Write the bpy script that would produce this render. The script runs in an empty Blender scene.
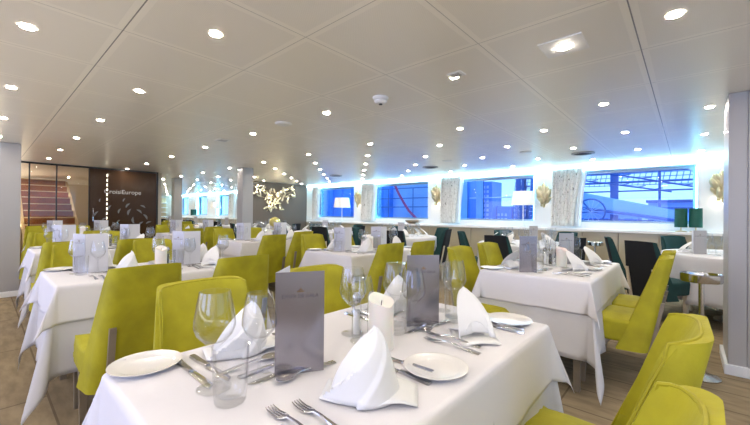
import bpy, bmesh, math, random
from mathutils import Vector, Matrix
random.seed(7)
PI = math.pi
C = bpy.context.scene.collection
S = bpy.context.scene

# ------------------------------------------------------------------ camera
def setup_camera():
    f = 352.5; yaw = math.radians(41.67); pitch = math.radians(.27); roll = math.radians(.5)
    c, s = math.cos(yaw), math.sin(yaw)
    w = Vector((-s*math.cos(pitch), c*math.cos(pitch), math.sin(pitch)))
    r = Vector((c, s, 0)); u = r.cross(w)
    r2 = math.cos(roll)*r + math.sin(roll)*u; u2 = -math.sin(roll)*r + math.cos(roll)*u
    cd = bpy.data.cameras.new('camera'); co = bpy.data.objects.new('camera', cd); C.objects.link(co)
    cd.sensor_fit = 'HORIZONTAL'; cd.sensor_width = 36; cd.lens = f/750*36
    cd.clip_start = .05; cd.clip_end = 200
    m = Matrix((r2, u2, -w)).transposed().to_4x4(); m.translation = Vector((0, 0, 1.16))
    co.matrix_world = m
    S.camera = co
setup_camera()
# ------------------------------------------------------------------ world, exposure, big lights
S.view_settings.view_transform = 'Standard'; S.view_settings.look = 'None'
S.view_settings.gamma = 1; S.view_settings.use_curve_mapping = False
S.view_settings.exposure = 1.28
try:
    S.cycles.use_denoising = True; S.cycles.sample_clamp_indirect = 6; S.cycles.max_bounces = 10
    S.cycles.transparent_max_bounces = 24; S.cycles.caustics_refractive = False; S.cycles.caustics_reflective = False
except Exception: pass
W = bpy.data.worlds.new('dusk'); S.world = W; W.use_nodes = True
wn = W.node_tree; bg = wn.nodes['Background']
tc = wn.nodes.new('ShaderNodeTexCoord'); sp = wn.nodes.new('ShaderNodeSeparateXYZ'); cr = wn.nodes.new('ShaderNodeValToRGB')
wn.links.new(tc.outputs['Generated'], sp.inputs[0]); wn.links.new(sp.outputs['Z'], cr.inputs[0]); wn.links.new(cr.outputs[0], bg.inputs[0])
cr.color_ramp.elements[0].color = (.30, .58, 1, 1); cr.color_ramp.elements[1].color = (.12, .35, 1, 1)
bg.inputs[1].default_value = .85
DOWNLIGHT = 200.0
COVE = 9.5
def area(name, loc, rot, sx, sy, power, col):
    d = bpy.data.lights.new(name, 'AREA'); d.shape = 'RECTANGLE'; d.size = sx; d.size_y = sy; d.energy = power; d.color = col
    o = bpy.data.objects.new(name, d); C.objects.link(o); o.location = loc; o.rotation_euler = rot
    return o
# added unseen fill lights behind the camera and in the lobby, brightening the ceiling
area('added_ceiling_fill', (-3.2, -2.5, .8), (PI, 0, 0), 12, 1.6, 85, (1, .93, .85))
area('added_ceiling_fill', (-12.9, .2, .8), (PI, 0, 0), 3.2, 1.0, 35, (1, .9, .78))
for wx in (-7.6, -4.6, -1.6, 1.2):   # blue dusk light through the windows of the opposite side
    area('window_daylight', (wx, -3.72, 1.45), (PI/2, 0, 0), 1.9, .95, 17, (.50, .55, 1))

# ------------------------------------------------------------------ materials
MATS = {}
def mat(name, col, rough=.5, metal=0, sheen=0, bump=None, emit=None, spec=None, var=None, coat=0, trans=0):
    if name in MATS: return MATS[name]
    m = bpy.data.materials.new(name); m.use_nodes = True; nt = m.node_tree; b = nt.nodes['Principled BSDF']
    b.inputs['Base Color'].default_value = (*col, 1); b.inputs['Roughness'].default_value = rough; b.inputs['Metallic'].default_value = metal
    if sheen: b.inputs['Sheen Weight'].default_value = sheen; b.inputs['Sheen Roughness'].default_value = .35; b.inputs['Sheen Tint'].default_value = (*[min(1, c*1.6+.1) for c in col], 1)
    if spec is not None: b.inputs['Specular IOR Level'].default_value = spec
    if coat: b.inputs['Coat Weight'].default_value = coat
    if trans: b.inputs['Transmission Weight'].default_value = trans
    if emit: b.inputs['Emission Color'].default_value = (*emit[0], 1); b.inputs['Emission Strength'].default_value = emit[1]
    if var:
        sc, amt = var; t = nt.nodes.new('ShaderNodeTexCoord'); n = nt.nodes.new('ShaderNodeTexNoise'); r = nt.nodes.new('ShaderNodeMapRange')
        n.inputs['Scale'].default_value = sc; n.inputs['Detail'].default_value = 4
        r.inputs[1].default_value = .3; r.inputs[2].default_value = .7; r.inputs[3].default_value = 1-amt; r.inputs[4].default_value = 1+amt
        mx = nt.nodes.new('ShaderNodeVectorMath'); mx.operation = 'SCALE'; mx.inputs[0].default_value = col
        nt.links.new(t.outputs['Object'], n.inputs['Vector']); nt.links.new(n.outputs[0], r.inputs[0]); nt.links.new(r.outputs[0], mx.inputs['Scale']); nt.links.new(mx.outputs[0], b.inputs['Base Color'])
    if bump:
        sc, st = bump; t = nt.nodes.new('ShaderNodeTexCoord'); n = nt.nodes.new('ShaderNodeTexNoise'); bp = nt.nodes.new('ShaderNodeBump')
        n.inputs['Scale'].default_value = sc; bp.inputs['Strength'].default_value = st; bp.inputs['Distance'].default_value = .01
        nt.links.new(t.outputs['Object'], n.inputs['Vector']); nt.links.new(n.outputs[0], bp.inputs['Height']); nt.links.new(bp.outputs[0], b.inputs['Normal'])
    MATS[name] = m; return m
def glass_mat(name, tint=(1, 1, 1), edge=.5, power=4.0, base=.03, rough=0.0):
    """thin clear glass: see-through, mirror-like towards grazing angles"""
    m = bpy.data.materials.new(name); m.use_nodes = True; nt = m.node_tree; nt.nodes.remove(nt.nodes['Principled BSDF'])
    out = nt.nodes['Material Output']; tr = nt.nodes.new('ShaderNodeBsdfTransparent'); gl = nt.nodes.new('ShaderNodeBsdfGlossy')
    fr = nt.nodes.new('ShaderNodeLayerWeight'); mx = nt.nodes.new('ShaderNodeMixShader')
    pw = nt.nodes.new('ShaderNodeMath'); pw.operation = 'POWER'; pw.inputs[1].default_value = power
    ma = nt.nodes.new('ShaderNodeMath'); ma.operation = 'MULTIPLY_ADD'; ma.inputs[1].default_value = edge; ma.inputs[2].default_value = base
    tr.inputs[0].default_value = (*tint, 1); gl.inputs[1].default_value = rough; fr.inputs[0].default_value = .5
    L = nt.links.new
    L(fr.outputs['Facing'], pw.inputs[0]); L(pw.outputs[0], ma.inputs[0]); L(ma.outputs[0], mx.inputs[0]); L(tr.outputs[0], mx.inputs[1]); L(gl.outputs[0], mx.inputs[2]); L(mx.outputs[0], out.inputs[0])
    MATS[name] = m; return m
LIME = mat('lime_velvet', (.37, .335, .007), .75, sheen=.065, var=(9, .16), bump=(60, .1))
LIMEP = mat('lime_piping', (.35, .31, .006), .7, sheen=.05)
TEAL = mat('teal_velvet', (.002, .040, .040), .8, sheen=.12, var=(9, .2))
BLACK = mat('black_velvet', (.006, .008, .011), .85, sheen=.12)
TAUPE = mat('taupe_wood', (.24, .20, .15), .4, var=(14, .12))
PALEW = mat('pale_leg', (.62, .56, .44), .4)
LINEN = mat('white_linen', (.70, .69, .72), .8, bump=(22, .12), spec=.2)
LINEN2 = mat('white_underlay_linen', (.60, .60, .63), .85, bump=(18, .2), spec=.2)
NAPK = mat('napkin_linen', (.74, .74, .73), .75, spec=.2, bump=(30, .1))
CHINA = mat('white_china', (.72, .71, .69), .18, coat=.3)
STEEL = mat('steel', (.62, .61, .60), .16, 1)
SILVER = mat('silver_card', (.34, .325, .36), .22, .92, var=(5, .08))
CARDW = mat('white_card', (.66, .66, .70), .6)
INK = mat('grey_ink', (.07, .065, .075), .5); MARK = mat('mark_grey', (.40, .40, .42), .5)
GOLDINK = mat('bronze_ink', (.16, .10, .05), .45)
PLASTIC = mat('white_plastic', (.85, .85, .83), .4)
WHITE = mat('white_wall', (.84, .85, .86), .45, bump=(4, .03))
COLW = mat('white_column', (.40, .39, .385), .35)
DARKM = mat('dark_metal', (.04, .045, .05), .4, .6)
WAX = mat('ivory_wax', (.78, .75, .69), .45); WAX.node_tree.nodes['Principled BSDF'].inputs['Subsurface Weight'].default_value = .25
SALT = mat('salt', (.9, .9, .9), .9); PEPPER = mat('pepper', (.05, .035, .03), .9)
BROWN = mat('taupe_wall', (.155, .13, .105), .6, var=(1.2, .06))
BEIGE = mat('champagne_panel', (.52, .46, .33), .32, .25, var=(1.5, .1))
SHADEW = mat('white_lampshade', (.9, .87, .82), .8, emit=((1, .86, .68), .05))
SHADEG = mat('green_lampshade', (.004, .085, .06), .6, sheen=.3)
LENS = mat('downlight_lens', (1, 1, 1), .5, emit=((1, .89, .76), DOWNLIGHT))
LED = mat('cyan_led', (1, 1, 1), .5, emit=((.45, .82, 1), COVE))
LED2 = mat('cyan_side_led', (1, 1, 1), .5, emit=((.12, .62, 1), 5))
GOLD = mat('champagne_gold', (.66, .56, .34), .3, .85, var=(12, .15))
PEARL = mat('pearl_gold', (.78, .74, .58), .4, .3)
GLOW = mat('warm_bulb', (1, 1, 1), .5, emit=((1, .85, .50), 9))
GLASS = glass_mat('clear_glass', (.982, .985, .985), .6, 3.0, .035)
TUMB = glass_mat('thick_glass', (.98, .983, .983), .6, 2.8, .04)
PANE = glass_mat('window_glass', (.97, .99, 1), .3, 4, .02)
PARTG = glass_mat('partition_glass', (.95, .93, .88), .4, 4, .035)
FROST = mat('frosted_acrylic', (.85, .87, .92), .3, trans=.35)
# ceiling: square metal panels with joints
def ceiling_mat():
    m = mat('ceiling_panels', (.79, .775, .75), .33, coat=.7); nt = m.node_tree; b = nt.nodes['Principled BSDF']
    t = nt.nodes.new('ShaderNodeTexCoord'); s = nt.nodes.new('ShaderNodeSeparateXYZ'); nt.links.new(t.outputs['Object'], s.inputs[0])
    def M(op, a, bv=None):
        n = nt.nodes.new('ShaderNodeMath'); n.operation = op
        for k, v in enumerate((a, bv)):
            if v is None: continue
            if isinstance(v, (int, float)): n.inputs[k].default_value = v
            else: nt.links.new(v, n.inputs[k])
        return n.outputs[0]
    b.inputs['Coat Roughness'].default_value = .32; b.inputs['Coat IOR'].default_value = 1.7
    def d(axis, off):   # distance in metres to the nearest joint
        q = M('MULTIPLY', M('SUBTRACT', s.outputs[axis], off), 1/.65)
        fq = M('FRACT', M('ADD', q, 100.5)); return M('MULTIPLY', M('ABSOLUTE', M('SUBTRACT', fq, .5)), .65)
    dx = d(0, -.199); dy = d(1, .4775)
    near = M('MINIMUM', dx, dy)
    joint = M('LESS_THAN', near, .0022); band = M('LESS_THAN', near, .032)
    # fine perforation inside each panel
    def per(axis): return M('SINE', M('MULTIPLY', s.outputs[axis], 2*PI/.012))
    perf = M('MULTIPLY', M('GREATER_THAN', M('MULTIPLY', per(0), per(1)), .35), M('SUBTRACT', 1, band))
    v = M('SUBTRACT', M('SUBTRACT', M('ADD', .94, M('MULTIPLY', band, .06)), M('MULTIPLY', perf, .07)), M('MULTIPLY', joint, .45))
    seam = M('MAXIMUM', M('LESS_THAN', M('ABSOLUTE', M('ADD', s.outputs[0], .199)), .0035), M('LESS_THAN', M('ABSOLUTE', M('SUBTRACT', s.outputs[1], .4775)), .0035))
    v = M('SUBTRACT', v, M('MULTIPLY', seam, .4))
    mx = nt.nodes.new('ShaderNodeVectorMath'); mx.operation = 'SCALE'; mx.inputs[0].default_value = (.95, .905, .80)
    nt.links.new(v, mx.inputs['Scale']); nt.links.new(mx.outputs[0], b.inputs['Base Color'])
    bp = nt.nodes.new('ShaderNodeBump'); bp.inputs['Strength'].default_value = .4; bp.inputs['Distance'].default_value = .004
    nt.links.new(M('SUBTRACT', 1, joint), bp.inputs['Height']); nt.links.new(bp.outputs[0], b.inputs['Normal'])
    return m
CEIL = ceiling_mat()
def carpet_mat():
    m = mat('carpet', (.3, .27, .22), .95, spec=.1); nt = m.node_tree; b = nt.nodes['Principled BSDF']
    t = nt.nodes.new('ShaderNodeTexCoord'); mp = nt.nodes.new('ShaderNodeMapping'); mp.inputs['Scale'].default_value = (1.6, 5.5, 1)
    n = nt.nodes.new('ShaderNodeTexNoise'); n.inputs['Scale'].default_value = 3; n.inputs['Detail'].default_value = 8
    br = nt.nodes.new('ShaderNodeTexBrick'); br.inputs['Scale'].default_value = 1; br.inputs['Brick Width'].default_value = 1.2; br.inputs['Row Height'].default_value = .3; br.inputs['Mortar Size'].default_value = .006
    br.inputs['Color1'].default_value = (.30, .235, .15, 1); br.inputs['Color2'].default_value = (.27, .21, .135, 1); br.inputs['Mortar'].default_value = (.17, .13, .085, 1)
    r = nt.nodes.new('ShaderNodeMapRange'); r.inputs[1].default_value = .35; r.inputs[2].default_value = .65; r.inputs[3].default_value = .82; r.inputs[4].default_value = 1.14
    mx = nt.nodes.new('ShaderNodeVectorMath'); mx.operation = 'SCALE'
    L = nt.links.new
    L(t.outputs['Object'], mp.inputs[0]); L(mp.outputs[0], n.inputs['Vector']); L(t.outputs['Object'], br.inputs['Vector']); L(n.outputs[0], r.inputs[0]); L(br.outputs[0], mx.inputs[0]); L(r.outputs[0], mx.inputs['Scale']); L(mx.outputs[0], b.inputs['Base Color'])
    return m
CARPET = carpet_mat()
def curtain_mat():
    m = mat('printed_curtain', (.85, .85, .82), .8, spec=.1); nt = m.node_tree; b = nt.nodes['Principled BSDF']
    t = nt.nodes.new('ShaderNodeTexCoord'); mp = nt.nodes.new('ShaderNodeMapping'); mp.inputs['Scale'].default_value = (15, 15, 9)
    n = nt.nodes.new('ShaderNodeTexNoise'); n.inputs['Scale'].default_value = 1.6; n.inputs['Detail'].default_value = 5; n.inputs['Distortion'].default_value = 1.2
    c = nt.nodes.new('ShaderNodeValToRGB'); e = c.color_ramp.elements; e[0].position = .32; e[0].color = (.16, .15, .13, 1); e[1].position = .36; e[1].color = (.86, .86, .83, 1)
    v = nt.nodes.new('ShaderNodeTexVoronoi'); v.feature = 'DISTANCE_TO_EDGE'; v.inputs['Scale'].default_value = 1.1
    c2 = nt.nodes.new('ShaderNodeValToRGB'); e = c2.color_ramp.elements; e[0].position = .005; e[0].color = (.45, .43, .4, 1); e[1].position = .02; e[1].color = (1, 1, 1, 1)
    mx = nt.nodes.new('ShaderNodeVectorMath'); mx.operation = 'MULTIPLY'; L = nt.links.new
    L(t.outputs['Object'], mp.inputs[0]); L(mp.outputs[0], n.inputs['Vector']); L(mp.outputs[0], v.inputs['Vector']); L(n.outputs[0], c.inputs[0]); L(v.outputs[0], c2.inputs[0])
    L(c.outputs[0], mx.inputs[0]); L(c2.outputs[0], mx.inputs[1]); L(mx.outputs[0], b.inputs['Base Color']); return m
CURT = curtain_mat()

# ------------------------------------------------------------------ helpers
def finish(me, smooth=True, ang=None):
    if smooth:
        for p in me.polygons: p.use_smooth = True
        if ang is not None:
            try: me.set_sharp_from_angle(angle=math.radians(ang))
            except Exception: pass
def obj(name, bm, m, parent=None, smooth=True, ang=35):
    me = bpy.data.meshes.new(name); bmesh.ops.recalc_face_normals(bm, faces=bm.faces); bm.to_mesh(me); bm.free()
    if isinstance(m, (list, tuple)):
        for x in m: me.materials.append(x)
    else: me.materials.append(m)
    finish(me, smooth, ang)
    o = bpy.data.objects.new(name, me); C.objects.link(o)
    if parent: o.parent = parent
    return o
def BM(): return bmesh.new()
def box(bm, x0, x1, y0, y1, z0, z1, bev=0):
    vs = [bm.verts.new(p) for p in ((x0,y0,z0),(x1,y0,z0),(x1,y1,z0),(x0,y1,z0),(x0,y0,z1),(x1,y0,z1),(x1,y1,z1),(x0,y1,z1))]
    fs = [bm.faces.new([vs[i] for i in q]) for q in ((0,3,2,1),(4,5,6,7),(0,1,5,4),(1,2,6,5),(2,3,7,6),(3,0,4,7))]
    if bev:
        es = list({e for f in fs for e in f.edges}); bmesh.ops.bevel(bm, geom=es, offset=bev, segments=2, affect='EDGES', profile=.5)
def hexa(bm, bot, top):
    vs = [bm.verts.new(p) for p in list(bot)+list(top)]; n = len(bot)
    bm.faces.new(vs[:n][::-1]); bm.faces.new(vs[n:])
    for i in range(n): bm.faces.new((vs[i], vs[(i+1) % n], vs[n+(i+1) % n], vs[n+i]))
def lathe(bm, prof, n=28, cx=0, cy=0, closed=False):
    rings = []
    for r, z in prof:
        if r < 1e-6: rings.append([bm.verts.new((cx, cy, z))])
        else: rings.append([bm.verts.new((cx+r*math.cos(2*PI*i/n), cy+r*math.sin(2*PI*i/n), z)) for i in range(n)])
    pairs = list(zip(rings, rings[1:])) + ([(rings[-1], rings[0])] if closed else [])
    for a, b in pairs:
        for i in range(n):
            j = (i+1) % n
            q = [a[i % len(a)], a[j % len(a)], b[j % len(b)], b[i % len(b)]]
            u = []
            for v in q:
                if v not in u: u.append(v)
            if len(u) > 2:
                try: bm.faces.new(u)
                except ValueError: pass
def tube(bm, pts, r, n=8, cap=True, flat=1.0):
    rings = []; P = [Vector(p) for p in pts]
    for i, p in enumerate(P):
        d = (P[min(i+1, len(P)-1)]-P[max(i-1, 0)]).normalized()
        a = d.cross(Vector((0, 0, 1)));
        if a.length < .01: a = d.cross(Vector((1, 0, 0)))
        a.normalize(); b = a.cross(d).normalized(); rr = r[i] if isinstance(r, (list, tuple)) else r
        rings.append([bm.verts.new(p+a*rr*math.cos(2*PI*k/n)+b*rr*flat*math.sin(2*PI*k/n)) for k in range(n)])
    for A, B in zip(rings, rings[1:]):
        for k in range(n): bm.faces.new((A[k], A[(k+1) % n], B[(k+1) % n], B[k]))
    if cap: bm.faces.new(rings[0][::-1]); bm.faces.new(rings[-1])
def grid(bm, fn, nu, nv, wrap=False):
    g = [[bm.verts.new(fn(i/(nu if wrap else nu-1) if nu > 1 else 0, j/(nv-1))) for i in range(nu)] for j in range(nv)]
    for j in range(nv-1):
        for i in range(nu if wrap else nu-1):
            bm.faces.new((g[j][i], g[j][(i+1) % nu], g[j+1][(i+1) % nu], g[j+1][i]))
    return g
def empty(name, loc=(0, 0, 0), rz=0):
    o = bpy.data.objects.new(name, None); C.objects.link(o); o.location = loc; o.rotation_euler = (0, 0, rz); o.empty_display_size = .1; return o
def tag(o, label, cat, group=None, kind=None):
    if label: o['label'] = label
    if cat: o['category'] = cat
    if group: o['group'] = group
    elif 'group' in o: del o['group']
    if kind: o['kind'] = kind
    return o
def struct(o): o['kind'] = 'structure'; return o
class Proto:
    """the first placement uses the built thing itself, later ones copies of it and its parts"""
    def __init__(s, root): s.root = root; s.used = False
    def place(s, loc, rz=0, label=None, cat=None, group=None, tilt=None, scale=None):
        r = s.root
        if s.used:
            r = s.root.copy(); C.objects.link(r)
            for ch in list(s.root.children):
                c = ch.copy(); C.objects.link(c); c.parent = r
                for g in list(ch.children):
                    d = g.copy(); C.objects.link(d); d.parent = c
        s.used = True
        r.location = loc; r.rotation_euler = (tilt[0], tilt[1], rz) if tilt else (0, 0, rz)
        if scale: r.scale = scale
        tag(r, label, cat, group); return r

# ------------------------------------------------------------------ room shell
ZC = 2.082; YW = 7.4; XP = -9.2; XE = -22.0; XR = 3.0; YB = -3.6
b = BM(); box(b, XE-.2, XR+.2, YB-.3, YW+.4, -.1, 0); struct(obj('floor', b, CARPET, smooth=False))
b = BM(); box(b, XE-.2, XR+.2, YB-.3, YW+.02, ZC, ZC+.1); struct(obj('ceiling', b, CEIL, smooth=False))
WINS = [(-1.78, .10), (-4.20, -2.32), (-6.72, -4.83), (-9.28, -7.43), (-11.75, -9.95), (-16.55, -15.25), (-18.9, -17.55), (-21.2, -19.85), (1.2, 2.7), (-14.2, -12.5)]
ZB, ZT = 1.045, 1.985
b = BM()
xs = sorted(WINS); last = XE-.2
for x0, x1 in xs + [(XR+.2, XR+.2)]:
    box(b, last, x0, YW, YW+.3, 0, ZC+.1); last = x1
for x0, x1 in xs:
    box(b, x0, x1, YW, YW+.3, 0, ZB); box(b, x0, x1, YW, YW+.3, ZT, ZC+.1)
struct(obj('wall_window_side', b, WHITE, smooth=False))
b = BM(); box(b, XE-.2, XE, YB, YW, 0, ZC); struct(obj('wall_far_end', b, mat('beige_wall', (.60, .56, .48), .6), smooth=False))
b = BM(); box(b, XR, XR+.2, YB, -.5, 0, ZC); box(b, XR, XR+.2, 3, YW, 0, ZC); box(b, XR, XR+.2, -.5, 3, 0, .95); struct(obj('wall_right', b, WHITE, smooth=False))
b = BM(); box(b, XE, XR, YB-.3, YB-.15, 0, .95); box(b, XE, XR, YB-.3, YB-.15, 2.0, ZC)
last = XE
for wx in (-7.6, -4.6, -1.6, 1.2): box(b, last, wx-1, YB-.3, YB-.15, .95, 2.0); last = wx+1
box(b, last, XR, YB-.3, YB-.15, .95, 2.0)
struct(obj('wall_near_side', b, WHITE, smooth=False))

# window units: rounded steel frame and pane; slim led lines in the reveal
def rrect(x0, x1, z0, z1, r, n=6):
    pts = []
    for cx, cz, a0 in ((x1-r, z1-r, 0), (x0+r, z1-r, 90), (x0+r, z0+r, 180), (x1-r, z0+r, 270)):
        for k in range(n+1):
            a = math.radians(a0+90*k/n); pts.append((cx+r*math.cos(a), cz+r*math.sin(a)))
    return pts
def ring_prism(bm, outer, inner, y0, y1):
    n = len(outer)
    O0 = [bm.verts.new((x, y0, z)) for x, z in outer]; I0 = [bm.verts.new((x, y0, z)) for x, z in inner]
    O1 = [bm.verts.new((x, y1, z)) for x, z in outer]; I1 = [bm.verts.new((x, y1, z)) for x, z in inner]
    for i in range(n):
        j = (i+1) % n
        bm.faces.new((O0[i], O0[j], I0[j], I0[i])); bm.faces.new((O1[i], I1[i], I1[j], O1[j]))
        bm.faces.new((O0[i], O1[i], O1[j], O0[j])); bm.faces.new((I0[i], I0[j], I1[j], I1[i]))
FRAME = mat('window_frame_steel', (.30, .36, .42), .35, .5)
for k, (x0, x1) in enumerate(WINS):
    w = struct(empty('window_%d' % (k+1), ((x0+x1)/2, YW+.2, ZB)))
    hw = (x1-x0)/2; H = ZT-ZB
    b = BM(); ring_prism(b, rrect(-hw, hw, 0, H, .015), rrect(-hw+.05, hw-.05, .035, H-.045, .09), -.02, .03); obj('window_frame', b, FRAME, w, smooth=False)
    b = BM(); box(b, -hw+.02, hw-.02, 0, .008, .02, H-.02); obj('pane', b, PANE, w, smooth=False)
    b = BM(); box(b, -hw, -hw+.02, -.17, -.08, .02, H-.02); box(b, hw-.02, hw, -.17, -.08, .02, H-.02); obj('side_led_strip', b, LED2, w, smooth=False)
b = BM(); box(b, XE, XR, YW-.07, YW-.001, ZC-.022, ZC-.001); struct(obj('trim_1', b, LED, smooth=False)); bpy.data.objects['trim_1']['label'] = 'glowing cyan white cove light line'
# ledge and champagne wainscot panels under it
b = BM(); box(b, XE, XR, 7.08, YW, .885, .93, .006); struct(obj('trim_2', b, mat('ledge_white', (.83, .82, .80), .4), smooth=False))
b = BM()
x = -.35+.535*6
while x > XE:
    box(b, max(x-.53, XE), min(x-.004, XR), 7.16, YW-.005, .07, .885); x -= .535
struct(obj('trim_3', b, BEIGE, smooth=False))
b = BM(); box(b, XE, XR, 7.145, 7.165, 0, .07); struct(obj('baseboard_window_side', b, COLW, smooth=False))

# added consoles, out of view, put under the ceiling fill lights
b = BM(); box(b, -9.15, 2.85, -3.35, -1.65, 0, .785, .01); box(b, -14.6, -11.2, -.35, .62, 0, .785, .01); struct(obj('added_fill_console', b, COLW, smooth=False))

# columns
def column(name, x0, x1, y0, y1, label, seam=None):
    c = empty(name, ((x0+x1)/2, (y0+y1)/2, 0)); hx = (x1-x0)/2; hy = (y1-y0)/2
    b = BM()
    if seam:
        box(b, -hx, -hx+seam-.002, -hy, hy, .07, ZC-.002, .003); box(b, -hx+seam+.002, hx, -hy, hy, .07, ZC-.002, .003); box(b, -hx+.01, hx-.01, -hy+.01, hy-.01, .07, ZC-.002)
    else: box(b, -hx, hx, -hy, hy, .07, ZC-.002, .006)
    obj('shaft', b, COLW, c, smooth=False)
    b = BM(); box(b, -hx-.02, hx+.02, -hy-.02, hy+.02, 0, .075, .004); obj('plinth', b, WHITE, c, smooth=False)
    return tag(c, label, 'column', kind='structure')
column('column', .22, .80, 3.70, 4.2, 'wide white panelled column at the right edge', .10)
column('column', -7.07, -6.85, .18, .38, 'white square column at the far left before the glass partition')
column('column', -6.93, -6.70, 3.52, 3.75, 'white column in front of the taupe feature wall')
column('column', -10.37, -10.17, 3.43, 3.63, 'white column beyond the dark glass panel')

# taupe feature wall with light sculpture
b = BM(); box(b, -9.45, -9.3, 5.12, YW-.3, 0, ZC-.001, .004); struct(obj('wall_feature', b, BROWN, smooth=False))

# glass partition on the left: mullions, clear panes, dark panel
gp = empty('glass_partition', (XP, 0, 0)); tag(gp, 'tall glass partition on the left with stairs seen through it', 'partition', kind='structure')
b = BM(); box(b, -.006, .006, -3.4, 1.50, .03, ZC-.03); obj('pane', b, PARTG, gp, smooth=False)
b = BM()
for y in (-2.2, -1.2, -.45, .62, 1.0, 1.50): box(b, -.02, .02, y-.01, y+.01, .0, ZC-.001)
box(b, -.03, .03, -3.4, 2.74, 0, .03); box(b, -.03, .03, -3.4, 2.74, ZC-.03, ZC-.001)
obj('frame', b, DARKM, gp, smooth=False)
dk = BM(); box(dk, -.02, .02, 1.50, 2.72, .03, ZC-.03); pnl = obj('dark_panel', dk, mat('dark_brown_glass', (.05, .026, .014), .12, spec=.3), gp, smooth=False); pnl['label'] = 'dark brown glossy panel with lettering and feathers'
b = BM(); box(b, -.04, .04, 2.72, 2.75, 0, ZC-.001); obj('edge_post', b, DARKM, gp, smooth=False)
PRINT = mat('pale_print', (.50, .48, .45), .5)
def text(name, body, size, m, parent, loc, rot, extrude=.0004, align='CENTER'):
    cu = bpy.data.curves.new(name, 'FONT'); cu.body = body; cu.size = size; cu.align_x = align; cu.extrude = extrude; cu.materials.append(m)
    o = bpy.data.objects.new(name, cu); C.objects.link(o); me = bpy.data.meshes.new_from_object(o.evaluated_get(bpy.context.evaluated_depsgraph_get())); bpy.data.objects.remove(o)
    o = bpy.data.objects.new(name, me); C.objects.link(o); o.parent = parent; o.location = loc; o.rotation_euler = rot; return o
text('lettering', 'CroisiEurope', .125, PRINT, gp, (.0215, 2.08, 1.55), (PI/2, 0, PI/2))
def feather(bm, y, z, L, a, x=.0225):
    n = 8; c, s = math.cos(a), math.sin(a); up = []; dn = []
    for i in range(n+1):
        t = i/n; w = .16*L*math.sin(PI*min(1, t*1.05))**.7 if 0 < t < 1 else 0
        u = (t-.5)*L; k = .12*L*math.sin(PI*t)
        up.append((u, k+w)); dn.append((u, k-w*.8))
    vs = [bm.verts.new((x, y+c*u-s*v, z+s*u+c*v)) for u, v in up[1:-1]+dn[::-1]]
    bm.faces.new(vs)
b = BM()
for y, z, L, a in ((1.62, 1.12, .12, 1.0), (1.75, 1.0, .10, .7), (1.84, 1.24, .14, 1.1), (2.02, 1.18, .12, 1.2), (2.0, .95, .1, .9), (2.17, 1.30, .13, .9), (2.2, 1.16, .16, 1.2), (2.38, 1.17, .14, -.7), (2.28, .98, .16, 1.7), (2.45, 1.28, .12, -.5), (2.5, 1.05, .15, -1.0), (2.42, .9, .13, .8), (2.57, .92, .12, .4), (1.68, 1.4, .08, 1.4), (2.1, 1.42, .09, 1.1), (1.9, .86, .1, .9)):
    feather(b, y, z, L, a)
obj('feather_pattern', b, mat('feather_print', (.15, .14, .125), .5), gp, smooth=False)
b = BM(); tube(b, [(.035, 1.56, .95), (.06, 1.56, .97), (.06, 1.56, 1.2), (.035, 1.56, 1.22)], .008); obj('door_pull', b, STEEL, gp)
b = BM()
for k in range(9): lathe(b, [(0, .0), (.012, .004), (.014, .02), (0, .03)], 10, .03, 1.80)
for v in b.verts: pass
bm2 = BM()
for k in range(14): box(bm2, .021, .026, 1.787, 1.803, .60+.1*k, .655+.1*k)
obj('painted_reflection', bm2, mat('warm_reflection_glow', (1, 1, 1), .5, emit=((1, .85, .6), 1.6)), gp, smooth=False); b.free()  # glowing dashes standing in for lights reflected in the dark panel

# staircase behind the glass
st = empty('staircase', (-10.4, 1.17, 0)); tag(st, 'wooden staircase with pale nosings behind the glass partition', 'stairs')
WOOD = mat('brown_wood', (.30, .095, .014), .4, var=(6, .2)); PALE = mat('pale_wood', (.66, .50, .28), .4)
b = BM(); b2 = BM()
for k in range(12):
    z = .17*k; box(b, -.26*k-.26, -.26*k, -.46, .46, z, z+.165); box(b2, -.26*k-.02, -.26*k+.015, -.46, .46, z+.145, z+.17)
obj('tread', b, WOOD, st, smooth=False)['kind'] = 'stuff'
obj('nosing', b2, PALE, st, smooth=False)['kind'] = 'stuff'
for s_ in (-1, 1):
    b = BM(); hexa(b, [(.1, s_*.49-.03, 0), (.1, s_*.49+.03, 0), (-.1, s_*.49+.03, 0), (-.1, s_*.49-.03, 0)], [(-3.0, s_*.49-.03, 2.02), (-3.0, s_*.49+.03, 2.02), (-3.2, s_*.49+.03, 2.02), (-3.2, s_*.49-.03, 2.02)]); obj('stringer', b, PALE, st, smooth=False)
b = BM(); box(b, -16, -15.8, YB, 2.7, 0, ZC); struct(obj('wall_stair_lobby', b, mat('warm_lobby_wall', (.62, .52, .38), .6), smooth=False))
b = BM(); box(b, XE, -9.3, 2.78, 2.86, 0, ZC-.001); struct(obj('wall_lobby_divider', b, mat('warm_divider_wall', (.60, .55, .46), .6), smooth=False))

# end shelves far away
sh = empty('shelf_unit', (XE+.02, 6.5, 0)); tag(sh, 'pale display shelves against the far end wall', 'shelves')
b = BM(); box(b, 0, .02, -.5, .5, .3, 1.95); obj('back_panel', b, PALE, sh, smooth=False)
for z in (.9, 1.15, 1.4, 1.65): b = BM(); box(b, .02, .32, -.48, .48, z, z+.035); obj('shelf', b, WHITE, sh, smooth=False)

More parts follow.
